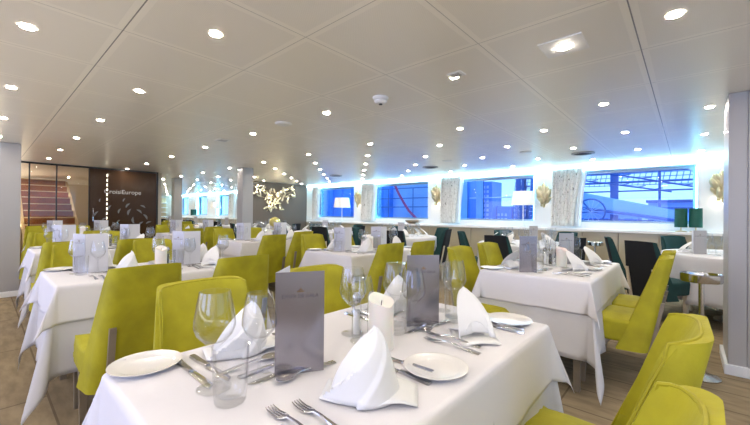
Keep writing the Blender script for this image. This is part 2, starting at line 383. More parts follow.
# ------------------------------------------------------------------ ceiling fittings
def make_downlight():
    r = empty('downlight'); b = BM(); lathe(b, [(.027, -.001), (.027, -.005), (.034, -.004), (.036, -.001)], 20); obj('trim_ring', b, mat('warm_trim', (.72, .70, .66), .4), r)
    b = BM(); lathe(b, [(.027, -.0015), (.027, -.0035), (.0, -.0035)], 20); obj('lens', b, LENS, r); return Proto(r)
dl = make_downlight()
ROWS = [(0, 1), (1, 0), (3, 1), (5, 0), (6, 1), (7, 0), (8, 1), (9, 0), (10, 1)]
RN = {0: 'nearest row along the left tables', 1: 'second row above the near left tables', 3: 'row above the middle tables', 5: 'row just past the middle tables', 6: 'row leading towards the round tables', 7: 'row above the near side of the round tables', 8: 'row over the round tables', 9: 'row beyond the round tables', 10: 'row closest to the windows'}
for j, par in ROWS:
    for i in range(-32, 6):
        if (i % 2) != par: continue
        x = -.5236+.65*i; y = .1525+.65*j
        if x > XR-.3: continue
        if j <= 3 and x < -9: continue
        if j in (0, 1) and x < -8.8: continue
        if j == 3 and i == 1: x, y = -.05, 2.1
        if abs(x+9.375) < .2 and y > 5: continue
        far = x < -9.4
        dl.place((x, y, ZC), 0, 'recessed ceiling downlight'+(' beyond the taupe wall, ' if far else ', ')+RN[j], 'downlight', 'downlights, '+RN[j]+(' beyond the taupe wall' if far else ''))
for x, y in [(-.5, -1.1), (-2.4, -1.2), (-4.4, -1.2), (-6.4, -1.2), (.9, -1.2), (1.6, 1.3), (1.6, .1), (-11.5, .6), (-12.5, 1.6), (-11.5, -.8), (-13.5, .5)]:
    dl.place((x, y, ZC), 0, 'round recessed downlight in the white ceiling away from the tables', 'downlight', 'outlying downlights')
r = empty('square_downlight', (-.51, 2.1, ZC)); b = BM(); box(b, -.105, .105, -.105, .105, -.006, -.0005, .002); obj('plate', b, PLASTIC, r, smooth=False)
b = BM(); lathe(b, [(.034, -.0062), (.034, -.009), (.0, -.009)], 20); obj('lens', b, LENS, r); tag(r, 'square white plate with a round lamp in the ceiling above the right middle table', 'downlight')
r = empty('smoke_detector', (-1.82, 2.1, ZC)); b = BM(); lathe(b, [(.062, -.0005), (.062, -.012), (.055, -.02), (.0, -.02)], 28); obj('base', b, PLASTIC, r)
b = BM(); lathe(b, [(.046, -.021), (.05, -.036), (.036, -.05), (.0, -.052)], 28); obj('sensor_cap', b, PLASTIC, r)
b = BM(); lathe(b, [(.014, -.052), (.014, -.058), (0, -.058)], 12); obj('sensor_tip', b, DARKM, r); tag(r, 'round white smoke detector hanging from the ceiling', 'smoke detector')
for x, y, lab in ((-3.11, 2.07, 'flat round white ceiling disc left of the smoke detector'), (-3.07, 5.28, 'flat round white ceiling disc near the middle of the window side'), (-1.77, 5.27, 'flat round white ceiling disc towards the right window')):
    b = BM(); lathe(b, [(.085, -.0005), (.085, -.008), (.07, -.014), (.0, -.014)], 28); o = obj('ceiling_disc', b, PLASTIC); o.location = (x, y, ZC); tag(o, lab, 'ceiling disc')
for x, y, s_, lab in ((-1.14, 2.07, .05, 'small square ceiling speaker plate between detector and square lamp'), (-4.41, 2.05, .09, 'small rectangular ceiling grille on the left over the middle row')):
    r = empty('ceiling_plate', (x, y, ZC)); b = BM(); box(b, -s_, s_, -s_*.8, s_*.8, -.006, -.0005, .002); obj('plate', b, PLASTIC, r, smooth=False)
    b = BM()
    for k in range(5): box(b, -s_*.6, s_*.6, s_*(-.5+.22*k), s_*(-.44+.22*k), -.0075, -.006)
    obj('slot', b, mat('vent_grey', (.3, .3, .3), .5), r, smooth=False)['kind'] = 'stuff'; tag(r, lab, 'ceiling plate')
for x, y, lab in ((-1.16, 5.87, 'dark round ceiling vent in front of the right window'), (-3.74, 5.8, 'dark round ceiling vent in front of the second window'), (-6.34, 5.7, 'dark round ceiling vent in front of the third window')):
    r = empty('ceiling_vent', (x, y, ZC)); b = BM(); lathe(b, [(.15, -.0005), (.15, -.014), (.12, -.016), (.12, -.001)], 28); obj('rim', b, COLW, r)
    b = BM()
    for k in range(4): lathe(b, [(.11-.028*k, -.003), (.11-.028*k, -.012), (.098-.028*k, -.012), (.098-.028*k, -.003)], 24)
    obj('louvre', b, DARKM, r); tag(r, lab, 'vent')

# ------------------------------------------------------------------ table linen
def drape(W_, L_, d, k0, A, zt, seed, rr=.012, wave=.05, swing=(8, -10, 6, -8), drop_pts=14):
    rnd = random.Random(seed); ph = [rnd.uniform(0, 6.28) for _ in range(8)]
    def axis(h):
        inner = [h*(-1+2*i/14) for i in range(15)]
        out = [h+d*t for t in [.01, .025, .045, .07]] + [h+d*(.07+.93*(i+1)/drop_pts) for i in range(drop_pts)]
        return [-v for v in out[::-1]]+inner+out
    ax, ay = axis(W_/2), axis(L_/2)
    def pos(a, c):
        ex = max(abs(a)-W_/2, 0); ey = max(abs(c)-L_/2, 0); sx = 1 if a > 0 else -1; sy = 1 if c > 0 else -1
        bx = max(-W_/2, min(W_/2, a)); by = max(-L_/2, min(L_/2, c))
        rho = math.hypot(ex, ey)
        if rho == 0: return (a, c, zt)
        arc = rr*PI/2
        if rho < arc: t = rho/rr; o0 = rr*math.sin(t); dn0 = rr*(1-math.cos(t)); hang = 0
        else: o0 = rr; dn0 = rr; hang = rho-arc
        if ex and ey:
            s = math.atan2(ey, ex)/(PI/2); th = s*PI/2
            q = (0 if sx > 0 else 1)+(0 if sy > 0 else 2)
            pk = math.sin(PI*s)**1.3; sw = math.radians(45+swing[q]*(1 if sx*sy > 0 else -1))
            fold = .05*math.sin(2*PI*s*2+ph[q])*math.sin(PI*s)
            hx = k0*math.cos(th)+A*pk*math.cos(sw)+fold*math.cos(th+1.5); hy = k0*math.sin(th)+A*pk*math.sin(sw)+fold*math.sin(th+1.5)
            m2 = min(.95, hx*hx+hy*hy); dn = math.sqrt(1-m2)
            return (bx+sx*(o0*math.cos(th)+hang*hx), by+sy*(o0*math.sin(th)+hang*hy), zt-dn0-hang*dn)
        if ex:
            fade = max(0, 1-(abs(c)/(L_/2))**4); wv = (math.sin(c*17+ph[4+(sx > 0)])+.6*math.sin(c*31+ph[6]))*wave*fade*.5
            return (bx+sx*(o0+hang*(k0+wv+wave*fade*.5)), c, zt-dn0-hang*.995)
        fade = max(0, 1-(abs(a)/(W_/2))**4); wv = (math.sin(a*19+ph[(sy > 0)])+.6*math.sin(a*33+ph[2]))*wave*fade*.5
        return (a, by+sy*(o0+hang*(k0+wv+wave*fade*.5)), zt-dn0-hang*.995)
    bm = BM(); g = [[bm.verts.new(pos(a, c)) for a in ax] for c in ay]
    for j in range(len(ay)-1):
        for i in range(len(ax)-1): bm.faces.new((g[j][i], g[j][i+1], g[j+1][i+1], g[j+1][i]))
    return bm
def solid(o, t, off=1):
    m = o.modifiers.new('thickness', 'SOLIDIFY'); m.thickness = t; m.offset = off; return o
TW, TL = .70, 1.20
def make_rect_table():
    r = empty('dining_table'); b = BM(); box(b, -TW/2+.004, TW/2-.004, -TL/2+.004, TL/2-.004, .715, .740, .003); obj('tabletop', b, TAUPE, r, smooth=False)
    for sx in (-1, 1):
        for sy in (-1, 1):
            b = BM(); x, y = sx*.27, sy*.5; hexa(b, [(x-.018, y-.018, 0), (x+.018, y-.018, 0), (x+.018, y+.018, 0), (x-.018, y+.018, 0)], [(x-.026, y-.026, .715), (x+.026, y-.026, .715), (x+.026, y+.026, .715), (x-.026, y+.026, .715)]); obj('leg', b, TAUPE, r, smooth=False)
    return Proto(r)
rect_p = make_rect_table()
und = [Proto(solid(obj('tablecloth', drape(TW, TL, .50, .03, .20, .743, 3+s, wave=.06, swing=w), LINEN2, ang=180), .0012)) for s, w in ((0, (8, -10, 6, -8)), (5, (-12, 10, -6, 12)))]
ovl = [Proto(solid(obj('overlay_cloth', drape(TW+.008, TL+.008, .215, .05, .36, .7455, 11+s, rr=.014, wave=.05, swing=w), LINEN, ang=180), .0014)) for s, w in ((0, (8, -10, 6, -8)), (5, (-12, 10, -6, 12)))]
ZT_ = .7475   # top of the linen
# ------------------------------------------------------------------ tableware
def make_wine(h, rb, name='wine_glass'):
    # stem glass, bowl tapering in towards the rim; hollow with a real wall
    b = BM(); zb = h*.42; t = .0012; H = h-zb
    out = [(0, 0), (rb*.82, 0), (rb*.82, .0025), (rb*.3, .006), (.006, .012), (.0036, .03), (.0034, zb-.012), (.007, zb-.002), (rb*.5, zb+.10*H), (rb*.86, zb+.24*H), (rb, zb+.38*H), (rb*.98, zb+.5*H), (rb*.86, zb+.78*H), (rb*.74, h)]
    inn = [(rb*.74-t, h), (rb*.86-t, zb+.78*H), (rb*.98-t, zb+.5*H), (rb-t, zb+.38*H), (rb*.86-t, zb+.25*H), (rb*.48, zb+.12*H), (0, zb+.07*H)]
    lathe(b, out+inn, 24); return Proto(obj(name, b, GLASS, ang=60))
wineL = make_wine(.228, .047); wineS = make_wine(.212, .043)
def make_tumbler():
    b = BM(); out = [(0, 0), (.030, 0), (.033, .004), (.0365, .055), (.039, .108), (.039, .124)]; inn = [(.0368, .124), (.0368, .108), (.034, .055), (.030, .018), (.012, .014), (0, .014)]
    lathe(b, out+inn, 24); return Proto(obj('water_tumbler', b, TUMB, ang=50))
tumb = make_tumbler()
def make_plate():
    r = empty('bread_plate'); b = BM(); lathe(b, [(0, 0), (.055, 0), (.06, .003), (.084, .011), (.0855, .0135), (.082, .0135), (.06, .006), (.055, .0045), (0, .0045)], 40); obj('dish', b, CHINA, r, ang=60)
    b = BM(); cx, cy = -.07, .012
    for p in ([(-.005, 0), (.005, 0), (.003, -.002), (-.003, -.002)], [(-.002, .001), (.004, .001), (.0, .006)]): b.faces.new([b.verts.new((cx+x, cy+y, .0118)) for x, y in p])
    for k in range(7): b.faces.new([b.verts.new((cx-.010+.003*k+dx, cy-.006+dy, .0118)) for dx, dy in ((0, 0), (.0012, 0), (.0012, .0018), (0, .0018))])
    obj('printed_mark', b, MARK, r, smooth=False); return Proto(r)
plate = make_plate()
def make_candle():
    r = empty('pillar_candle'); b = BM(); n = 32; R = .039
    def fn(u, v):
        a = 2*PI*u; top = .148+.014*math.cos(a-2.4)+.003*math.sin(3*a)
        if v < .8: return (R*math.cos(a), R*math.sin(a), top*v/.8)
        t = (v-.8)/.2; rr = R*(1-t)
        zc = .13; return (rr*math.cos(a), rr*math.sin(a), top*(1-t)**.5+zc*(1-(1-t)**.5) - .0)
    g = grid(b, fn, n, 16, wrap=True); b.faces.new(g[0][::-1]); bmesh.ops.remove_doubles(b, verts=b.verts, dist=1e-5); obj('wax', b, WAX, r, ang=60)
    b = BM(); tube(b, [(0, 0, .125), (.001, 0, .138), (.002, .001, .146)], .0012, 6); obj('wick', b, DARKM, r); return Proto(r)
candle = make_candle()
def make_shaker(m):
    r = empty('shaker'); b = BM(); lathe(b, [(0, 0), (.017, 0), (.017, .1), (.012, .108), (.012, .112), (.0105, .112), (.0105, .108), (.0155, .099), (.0155, .004), (0, .004)], 20); obj('glass_body', b, TUMB, r, ang=40)
    b = BM(); lathe(b, [(0, .0045), (.011, .0045), (.011, .09), (0, .092)], 16); obj('filling', b, m, r)
    b = BM(); lathe(b, [(0, .112), (.013, .112), (.016, .122), (.015, .134), (.010, .143), (0, .146)], 20); obj('cap', b, STEEL, r); return Proto(r)
salt = make_shaker(SALT); pepper = make_shaker(PEPPER)
def strip(bm, st, t=.0016):
    """tapered flat bar: stations (x, y centre, half width, z)"""
    prev = None
    for x, yc, w, z in st:
        ring = [bm.verts.new(p) for p in ((x, yc-w, z), (x, yc+w, z), (x, yc+w*.8, z+t), (x, yc-w*.8, z+t))]
        if prev:
            for k in range(4): bm.faces.new((prev[k], prev[(k+1) % 4], ring[(k+1) % 4], ring[k]))
        else: bm.faces.new(ring[::-1])
        prev = ring
    bm.faces.new(prev)
def make_fork(L=.195):
    b = BM(); h = [(.0, 0, .0095, .001), (.02, 0, .0098, .002), (.06, 0, .0055, .006), (.10, 0, .0032, .010), (.128, 0, .0035, .009), (.138, 0, .010, .006), (.150, 0, .0125, .003)]
    strip(b, [(L*(1-x/.195), y, w, z) for x, y, w, z in h], .0022)
    for k in range(4):
        y = -.0099+.0066*k; strip(b, [(L*(1-x/.195), y*(1-.1*(x-.15)/.045), w, z) for x, w, z in ((.149, .0022, .003), (.17, .0018, .0015), (.185, .0015, .003), (.195, .0007, .006))], .0016)
    return Proto(obj('fork', b, STEEL, ang=50))
def make_knife(L=.22):
    b = BM(); strip(b, [(L*(1-x), 0, w, z) for x, w, z in ((0, .008, .001), (.05, .0095, .0005), (.2, .0085, .0005), (.42, .006, .001), (.44, .007, .001))], .006)
    strip(b, [(L*(1-x), y, w, .002) for x, y, w in ((.43, 0, .006), (.48, -.001, .009), (.75, -.001, .0105), (.93, 0, .009), (1.0, .006, .001))], .0014)
    return Proto(obj('knife', b, STEEL, ang=50))
def make_spoon(L=.18):
    b = BM(); strip(b, [(L*(1-x), 0, w, z) for x, w, z in ((0, .009, .001), (.1, .009, .002), (.35, .004, .008), (.6, .003, .010), (.70, .004, .007))], .002)
    def fn(u, v):
        a = 2*PI*u; r = v; x = L*.145*r*math.cos(a)+L*.14; y = .0185*r*math.sin(a)*(1-.15*math.cos(a)); return (x, y, .0015+.0075*r*r)
    grid(b, fn, 20, 7, wrap=True); o = obj('spoon', b, STEEL, ang=60); return Proto(solid(o, .0009, 0))
fork = make_fork(); knife = make_knife(); spoon = make_spoon()
# all cutlery: tip at local x=0, handle end at +x
def make_napkin(v):
    """folded standing napkin: a pleated hood leaning back over a flat folded wing"""
    b = BM(); lean = -.018 if v == 0 else -.03; H = .148 if v == 0 else .136
    def fn(u, t):
        a = u*2*PI; R = .072*(1-t)**.6+.008*(1-t)
        # one long fold spirals from the base to the tip
        fo = (a-1.9*t-.4) % (2*PI); step = .30*math.exp(-fo*1.6)-.06*math.exp(-(2*PI-fo)*3)
        f2 = (a-1.5*t-1.5) % (2*PI); step += .20*math.exp(-f2*2.2)
        pl = 1+step*(1-.3*t)+.035*math.sin(a*4+1.5*t)*(1-t)
        x = R*pl*math.cos(a)+lean*t**1.4; y = R*pl*math.sin(a)*.74+.012*math.sin(3*t)
        z = H*t**.85*(1-.05*math.cos(a-.5)*t)
        return (x, y, .004+z)
    grid(b, fn, 96, 22, wrap=True)
    def f3(u, t):
        x = -.02-.10*t; y = (-.075+.14*u)*(1-.3*t); return (x, y, .004+.014*math.sin(PI*u)*(1-t)+.010*math.sin(PI*t))
    grid(b, f3, 10, 8)
    def f5(u, t): return (.02+.075*t, (-.07+.13*u)*(1-.25*t), .004+.008*math.sin(PI*u)*(1-t)+.004*t)
    grid(b, f5, 10, 8)
    return Proto(solid(obj('napkin', b, NAPK, ang=70), .0015, 0))
def make_napkin_boat():
    """napkin pulled up to a pointed sail leaning away, wings lying flat"""
    b = BM()
    def fn(u, t):
        a = (u-.5)*2.5; w = .062*(1-t)**.55*(1+.35*t)
        x = -.05+.145*t**1.1+.022*math.cos(a*1.2)*(1-t); y = w*math.sin(a)*1.0+.010*math.sin(5*u*PI)*(1-t); z = .145*t**.75*(1-.08*t)+.02*math.cos(a)*(1-.3*t)
        return (x, y, z+.004)
    grid(b, fn, 26, 16)
    def f2(u, t):
        a = (u-.5)*2.7; return (.06-.10*t+.02*math.cos(a), .07*math.sin(a)*(1-.5*t), .004+.05*t*math.cos(a*.8)+.005)
    grid(b, f2, 14, 8)
    def f3(u, t): return (-.085+.17*t, (-.075+.15*u)*(1-.5*abs(t-.4)), .002+.006*math.sin(PI*u))
    grid(b, f3, 8, 8)
    return Proto(solid(obj('napkin', b, NAPK, ang=70), .0025, 0))
napk = [make_napkin(0), make_napkin(1)]; napb = make_napkin_boat()
def make_menu(side, silver, text_on=True):
    """folded card standing on edge; panel A along +x, its back panel swings behind"""
    r = empty('menu_card'); w, h, t = .125, .262, .0012
    b = BM(); box(b, 0, w, -t, 0, 0, h); obj('front_panel', b, SILVER if silver else mat('pale_card', (.46, .45, .46), .38, .35), r, smooth=False)
    ang = math.radians(68 if side > 0 else 112); b = BM()
    if side > 0: pts = [(0, 0), (w*math.cos(ang), w*math.sin(ang))]
    else: pts = [(w, 0), (w+w*math.cos(ang-.75), w*math.sin(ang-.75))]
    (x0, y0), (x1, y1) = pts; nx, ny = (y1-y0)/w*t, -(x1-x0)/w*t
    hexa(b, [(x0, y0, 0), (x1, y1, 0), (x1+nx, y1+ny, 0), (x0+nx, y0+ny, 0)], [(x0, y0, h), (x1, y1, h), (x1+nx, y1+ny, h), (x0+nx, y0+ny, h)]); obj('back_panel', b, CARDW, r, smooth=False)
    zt = h*.745
    b = BM()
    for p in ([(-.010, 0), (.011, 0), (.008, -.004), (-.007, -.004)], [(-.006, .001), (.007, .001), (.004, .004), (-.001, .0045)], [(-.001, .005), (.003, .005), (.001, .009)]):
        b.faces.new([b.verts.new((w*.5+x, -t-.0003, zt+.018+z)) for x, z in p])
    obj('ship_emblem', b, GOLDINK, r, smooth=False)
    text('lettering', 'DINER DE GALA', .0130, INK, r, (w*.5, -t-.0002, zt), (PI/2, 0, 0), .00005)
    return Proto(r)
menuA = make_menu(1, True); menuB = make_menu(-1, False); menuC = make_menu(1, False)

# ------------------------------------------------------------------ chairs
def shell_row(v, t, nu=31):
    """one horizontal line round the shell: side, corner, back, corner, side (chair faces +x)"""
    xb = -.165-.125*v+t; xf = .0-.205*v; hw = .232-.062*v-t*.55
    rc = min(.055, max(.006, xf-xb)*.8); ry = .055; hb = hw-.012
    if t: rc = max(.006, xf-xb)*.92; ry = .12; hb = hw-.004
    half = []
    for k in range(6): q = k/6; half.append((xf+(xb+rc-xf)*q, hw+(hb-hw)*q))
    for k in range(6): a = PI/2*k/5.5; half.append((xb+rc-rc*math.sin(a), hb-ry+ry*math.cos(a)))
    for k in range(3): half.append((xb, (hb-ry)*(1-(k+.6)/3.6)))
    pts = half+[(xb, 0)]+[(x, -y) for x, y in half[::-1]]
    out = []
    for i, (x, y) in enumerate(pts):
        u = abs(i-15)/15; top = .90-.004*(u/.4)**2 if u < .4 else .896-.062*((u-.4)/.6)**1.7
        out.append(Vector((x, y, .29+(top-.29)*v-(.006 if t and v > .99 else 0))))
    return out
def make_chair(name, outer, inner, legm, legm2, piping=True, H=1.0):
    r = empty(name); b = BM(); NU, NV = 31, 15
    t = .036
    P = [shell_row(j/(NV-1), 0) for j in range(NV)]
    Q = [shell_row(j/(NV-1), t*(1 if j < NV-2 else .8 if j == NV-2 else .6)) for j in range(NV)]
    VP = [[b.verts.new(p) for p in row] for row in P]; VQ = [[b.verts.new(p) for p in row] for row in Q]
    inner_faces = []
    for j in range(NV-1):
        for i in range(NU-1):
            b.faces.new((VP[j][i], VP[j][i+1], VP[j+1][i+1], VP[j+1][i])).material_index = 1 if (i < 8 or i > 21) else 0; f = b.faces.new((VQ[j][i], VQ[j+1][i], VQ[j+1][i+1], VQ[j][i+1])); f.material_index = 1
    for j in range(NV-1):
        b.faces.new((VP[j][0], VP[j+1][0], VQ[j+1][0], VQ[j][0])).material_index = 1; b.faces.new((VP[j][NU-1], VQ[j][NU-1], VQ[j+1][NU-1], VP[j+1][NU-1])).material_index = 1
    for i in range(NU-1):
        b.faces.new((VP[0][i], VQ[0][i], VQ[0][i+1], VP[0][i+1])); b.faces.new((VP[NV-1][i], VP[NV-1][i+1], VQ[NV-1][i+1], VQ[NV-1][i])).material_index = 1
    o = obj('backrest', b, [outer, inner], r, ang=80)
    m = o.modifiers.new('soft', 'BEVEL'); m.width = .010; m.segments = 3; m.limit_method = 'ANGLE'; m.angle_limit = math.radians(40)
    if piping:
        b = BM(); K = lambda j, i: P[j][i]*.15+Q[j][i]*.85; edge = [K(j, 0) for j in range(NV)]+[K(NV-1, i) for i in range(1, NU)]+[K(j, NU-1) for j in range(NV-2, -1, -1)]
        c = Vector((-.05, 0, .5)); edge = [p+Vector((.002 if k < NV or k >= NV+NU-2 else 0, 0, .001)) for k, p in enumerate(edge)]
        tube(b, edge, .004, 6); obj('piping', b, piping, r)
    # seat cushion
    b = BM(); box(b, -.15, .25, -.215, .215, .335, .492, .0)
    bmesh.ops.subdivide_edges(b, edges=b.edges[:], cuts=5, use_grid_fill=True)
    for v in b.verts:
        x, y, z = v.co; tx = (x-.05)/.2; ty = y/.215
        if z > .40: v.co.z -= .03*(max(0, abs(tx)-.55)/.45)**2*(1 if tx > 0 else 0)+.014*(max(0, abs(ty)-.6)/.4)**2; v.co.z += .008*(1-tx*tx)*(1-ty*ty)
        v.co.y *= 1-.10*max(0, -tx)*.6-.05*max(0, tx)
    bmesh.ops.bevel(b, geom=[e for e in b.edges if e.calc_face_angle(0) > .9], offset=.022, segments=3, affect='EDGES', profile=.6)
    obj('seat', b, inner, r, ang=50)
    for s_ in (-1, 1):
        b = BM(); y = s_*.17; hexa(b, [(.185, y-.013, 0), (.21, y-.013, 0), (.21, y+.013, 0), (.185, y+.013, 0)], [(.17, y-.022, .34), (.215, y-.022, .34), (.215, y+.022, .34), (.17, y+.022, .34)]); obj('leg', b, legm, r, smooth=False)
        b = BM(); y = s_*.14; w = .014
        pts = [(-.205, 0, .010), (-.172, .29, .012), (-.204, .45, .011), (-.236, .61, .010)]
        prev = None
        for x, z, h in pts:
            x -= .0
            ring = [b.verts.new(q) for q in ((x-h, y-w, z), (x+h, y-w, z), (x+h, y+w, z), (x-h, y+w, z))]
            if prev:
                for k in range(4): b.faces.new((prev[k], prev[(k+1) % 4], ring[(k+1) % 4], ring[k]))
            else: b.faces.new(ring[::-1])
            prev = ring
        b.faces.new(prev); obj('leg', b, legm2, r, smooth=False)
    return Proto(r)
lime = make_chair('dining_chair', LIME, LIME, TAUPE, TAUPE, LIMEP)
dark = make_chair('dining_chair', BLACK, TEAL, PALEW, PALEW, TEAL)
# position = where the top of the outer back stands; rz = way the sitter faces
def chair(p, xt, y, rz, label, group):
    d = .29; x = xt+d*math.cos(rz); y = y+d*math.sin(rz)
    jit = random.uniform(-.03, .03)
    p.place((x, y, 0), rz+jit, label, 'chair', group)

# ------------------------------------------------------------------ rectangular tables
# name, x centre, near edge y, variant, left chair x, right chair x, left ys, right ys
TABS = {
 'T1': dict(c=(-.76, .83), d='the nearest foreground table', L=[(-1.44, .57), (-1.41, 1.10)], R=[(.035, .605), (.04, 1.15)]),
 'T4': dict(c=(-2.97, .90), d='the first left-edge table', L=[(-3.90, .56), (-3.92, 1.12)], R=[(-1.98, .56), (-2.0, 1.10)]),
 'T5': dict(c=(-5.14, .98), d='the second left-edge table', L=[(-5.88, .6), (-5.9, 1.15)], R=[(-4.05, .53), (-4.08, 1.06)]),
 'T5b': dict(c=(-7.78, 1.18), d='the third left-edge table', L=[(-8.66, .7), (-8.66, 1.25)], R=[(-6.15, .58), (-6.15, 1.12)]),
 'T2': dict(c=(-.82, 3.15), d='the right middle table', L=[(-1.46, 2.64), (-1.47, 3.20)], R=[(-.07, 3.02), (-.07, 3.52)]),
 'T3': dict(c=(-2.84, 3.05), d='the central middle table', L=[(-3.64, 2.82), (-3.66, 3.36)], R=[(-1.98, 2.52), (-1.93, 2.98)]),
 'T6': dict(c=(-5.02, 3.06), d='the left middle table', L=[(-5.95, 2.75), (-5.95, 3.3)], R=[(-3.78, 2.44), (-4.2, 3.2)]),
 'T7': dict(c=(-7.6, 2.98), d='the table behind the slim column', L=[(-8.35, 2.62), (-8.35, 3.15)], R=[(-6.15, 2.40), (-6.72, 3.0)]),
 'T8': dict(c=(-11.9, 3.9), d='the table past the dark panel', L=[(-12.7, 3.6), (-12.7, 4.1)], R=[(-11.1, 3.6), (-11.1, 4.1)]),
}
SEAT = {'R1': 'near right seat', 'R2': 'far right seat', 'L1': 'near left seat', 'L2': 'far left seat'}
def setting(T, key, cx, cy, dsc, lvl):
    """place one cover; right-hand covers face -x, left-hand covers are the same turned round"""
    seat = SEAT[key]; J = lambda a=.006: random.uniform(-a, a)
    if key == 'R1': o = dict(n=(.21, -.235, 3.75), f=((.10, -.425), (.125, -.375)), k=((.07, -.09), (.05, -.045)), ds=(.0, -.40), pl=(.255, -.015), g=(-.10, .03), t=(-.02, .09), g2=(-.03, .0))
    if key == 'R2': o = dict(n=(.22, .29, 2.4), f=((.10, .165), (.08, .215)), k=((.12, .43), (.10, .475)), ds=(.05, .15), pl=(.235, .535), g=(.05, .46), t=(.08, .40), g2=(-.03, .50))
    if key == 'L1': o = dict(n=(-.24, -.31, -1.8), f=((-.09, -.19), (-.11, -.15)), k=((-.08, -.42), (-.08, -.46)), ds=(-.10, -.2), pl=(-.315, -.525), g=(-.075, -.46), t=(.01, -.455), g2=(-.05, -.355))
    if key == 'L2': o = dict(n=(-.20, .37, -1.7), f=((-.09, .47), (-.11, .51)), k=((-.08, .22), (-.08, .18)), ds=(-.10, .5), pl=(-.26, .09), g=(-.06, .22), t=(.0, .14), g2=(.02, .215))
    right = key[0] == 'R'; ha = 0 if right else PI
    def put(p, xy, rz, lab, cat, grp, z=ZT_, **kw):
        p.place((cx+xy[0]+J(), cy+xy[1]+J(), z), rz+random.uniform(-.04, .04), '%s, %s of %s' % (lab, seat, dsc), cat, '%s on %s' % (grp, dsc), **kw)
    nap = napb if (key == 'R2' or T in ('T2',)) else napk[0 if key in ('R1',) else 1]
    nrz = o['n'][2] if T != 'T2' else (PI*.75 if right else -.5)
    if T in ('T2',) and right: nrz = 2.5
    put(nap, o['n'][:2], nrz, 'white folded standing napkin', 'napkin', 'folded napkins')
    put(wineL, o['g'], 0, 'taller stemmed wine glass', 'wine glass', 'wine glasses')
    put(wineS, o['g2'], 0, 'shorter stemmed wine glass', 'wine glass', 'wine glasses')
    put(tumb, o['t'], 0, 'water tumbler', 'tumbler', 'tumblers')
    if lvl > 1: return
    if right or key == 'L1' or T != 'T1': put(plate, o['pl'], random.uniform(-.4, .4) + .9, 'round white bread plate', 'plate', 'bread plates')
    for q, w_ in zip(o['f'], ('outer', 'inner')): put(fork, q, ha, w_+' steel fork', 'fork', 'cutlery')
    for q, w_ in zip(o['k'], ('inner', 'outer')): put(knife, q, ha, w_+' steel knife', 'knife', 'cutlery')
    sg = 1 if right else -1
    put(knife, (o['ds'][0]-.02*sg, o['ds'][1]), sg*PI/2, 'dessert knife above the napkin', 'knife', 'cutlery', scale=(.92, .92, .92))
    put(spoon, (o['ds'][0]+.02*sg, o['ds'][1]+.05*sg), sg*PI/2, 'dessert spoon above the napkin', 'spoon', 'cutlery')
MENU = {  # (proto, dx, dy, direction)
 'T1': ((menuA, (-.02, -.33), math.radians(61), 'first'), (menuA, (-.015, .22), math.radians(52), 'second')),
 'T4': ((menuB, (-.17, -.47), math.radians(22), 'first'), (menuB, (-.14, .14), math.radians(22), 'second')),
 'T2': ((menuA, (-.10, -.53), math.radians(40), 'first'), (menuB, (-.02, .20), math.radians(40), 'second')),
 'T3': ((menuB, (-.10, -.43), math.radians(30), 'first'), (menuB, (-.05, .13), math.radians(30), 'second')),
}
DM = ((menuB, (-.16, -.43), math.radians(30), 'first'), (menuB, (-.10, .18), math.radians(30), 'second'))
for T, q in TABS.items():
    cx, cy = q['c']; dsc = q['d']; k = 0 if T in ('T1', 'T3', 'T5', 'T7') else 1
    rect_p.place((cx, cy, 0), 0, 'rectangular dining table under white linen, '+dsc, 'table', 'rectangular tables')
    und[k].place((cx, cy, 0), 0, 'long white under cloth hanging in corner folds on '+dsc, 'tablecloth', 'under cloths')
    ovl[k].place((cx, cy, 0), 0, 'short white overlay cloth with pointed corners on '+dsc, 'tablecloth', 'overlay cloths')
    lvl = 1 if T in ('T1', 'T2', 'T3', 'T4', 'T5', 'T6') else 2
    for key in ('R1', 'R2', 'L1', 'L2'): setting(T, key, cx, cy, dsc, lvl)
    for p, (dx, dy), rz, w_ in MENU.get(T, DM):
        p.place((cx+dx, cy+dy, ZT_), rz, ('silver' if p is menuA else 'pale')+' folded menu card standing at the '+('near' if w_ == 'first' else 'far')+' end of '+dsc, 'menu card', 'menu cards')
    candle.place((cx+.05, cy+.0, ZT_), .4, 'white pillar candle in the middle of '+dsc, 'candle', 'pillar candles')
    if lvl == 1 or T == 'T5b':
        salt.place((cx-.085, cy+.03, ZT_), 0, 'glass salt shaker beside the candle on '+dsc, 'salt shaker', 'salt shakers')
        pepper.place((cx-.055, cy+.075, ZT_), 0, 'glass pepper shaker beside the candle on '+dsc, 'pepper shaker', 'pepper shakers')
    for side, rz, sn in (('L', 0, 'left'), ('R', PI, 'right')):
        for (xt, y), nf in zip(q[side], ('nearer', 'farther')):
            chair(lime, xt, y, rz, '%s lime velvet chair on the %s side of %s' % (nf, sn, dsc), 'lime velvet chairs')

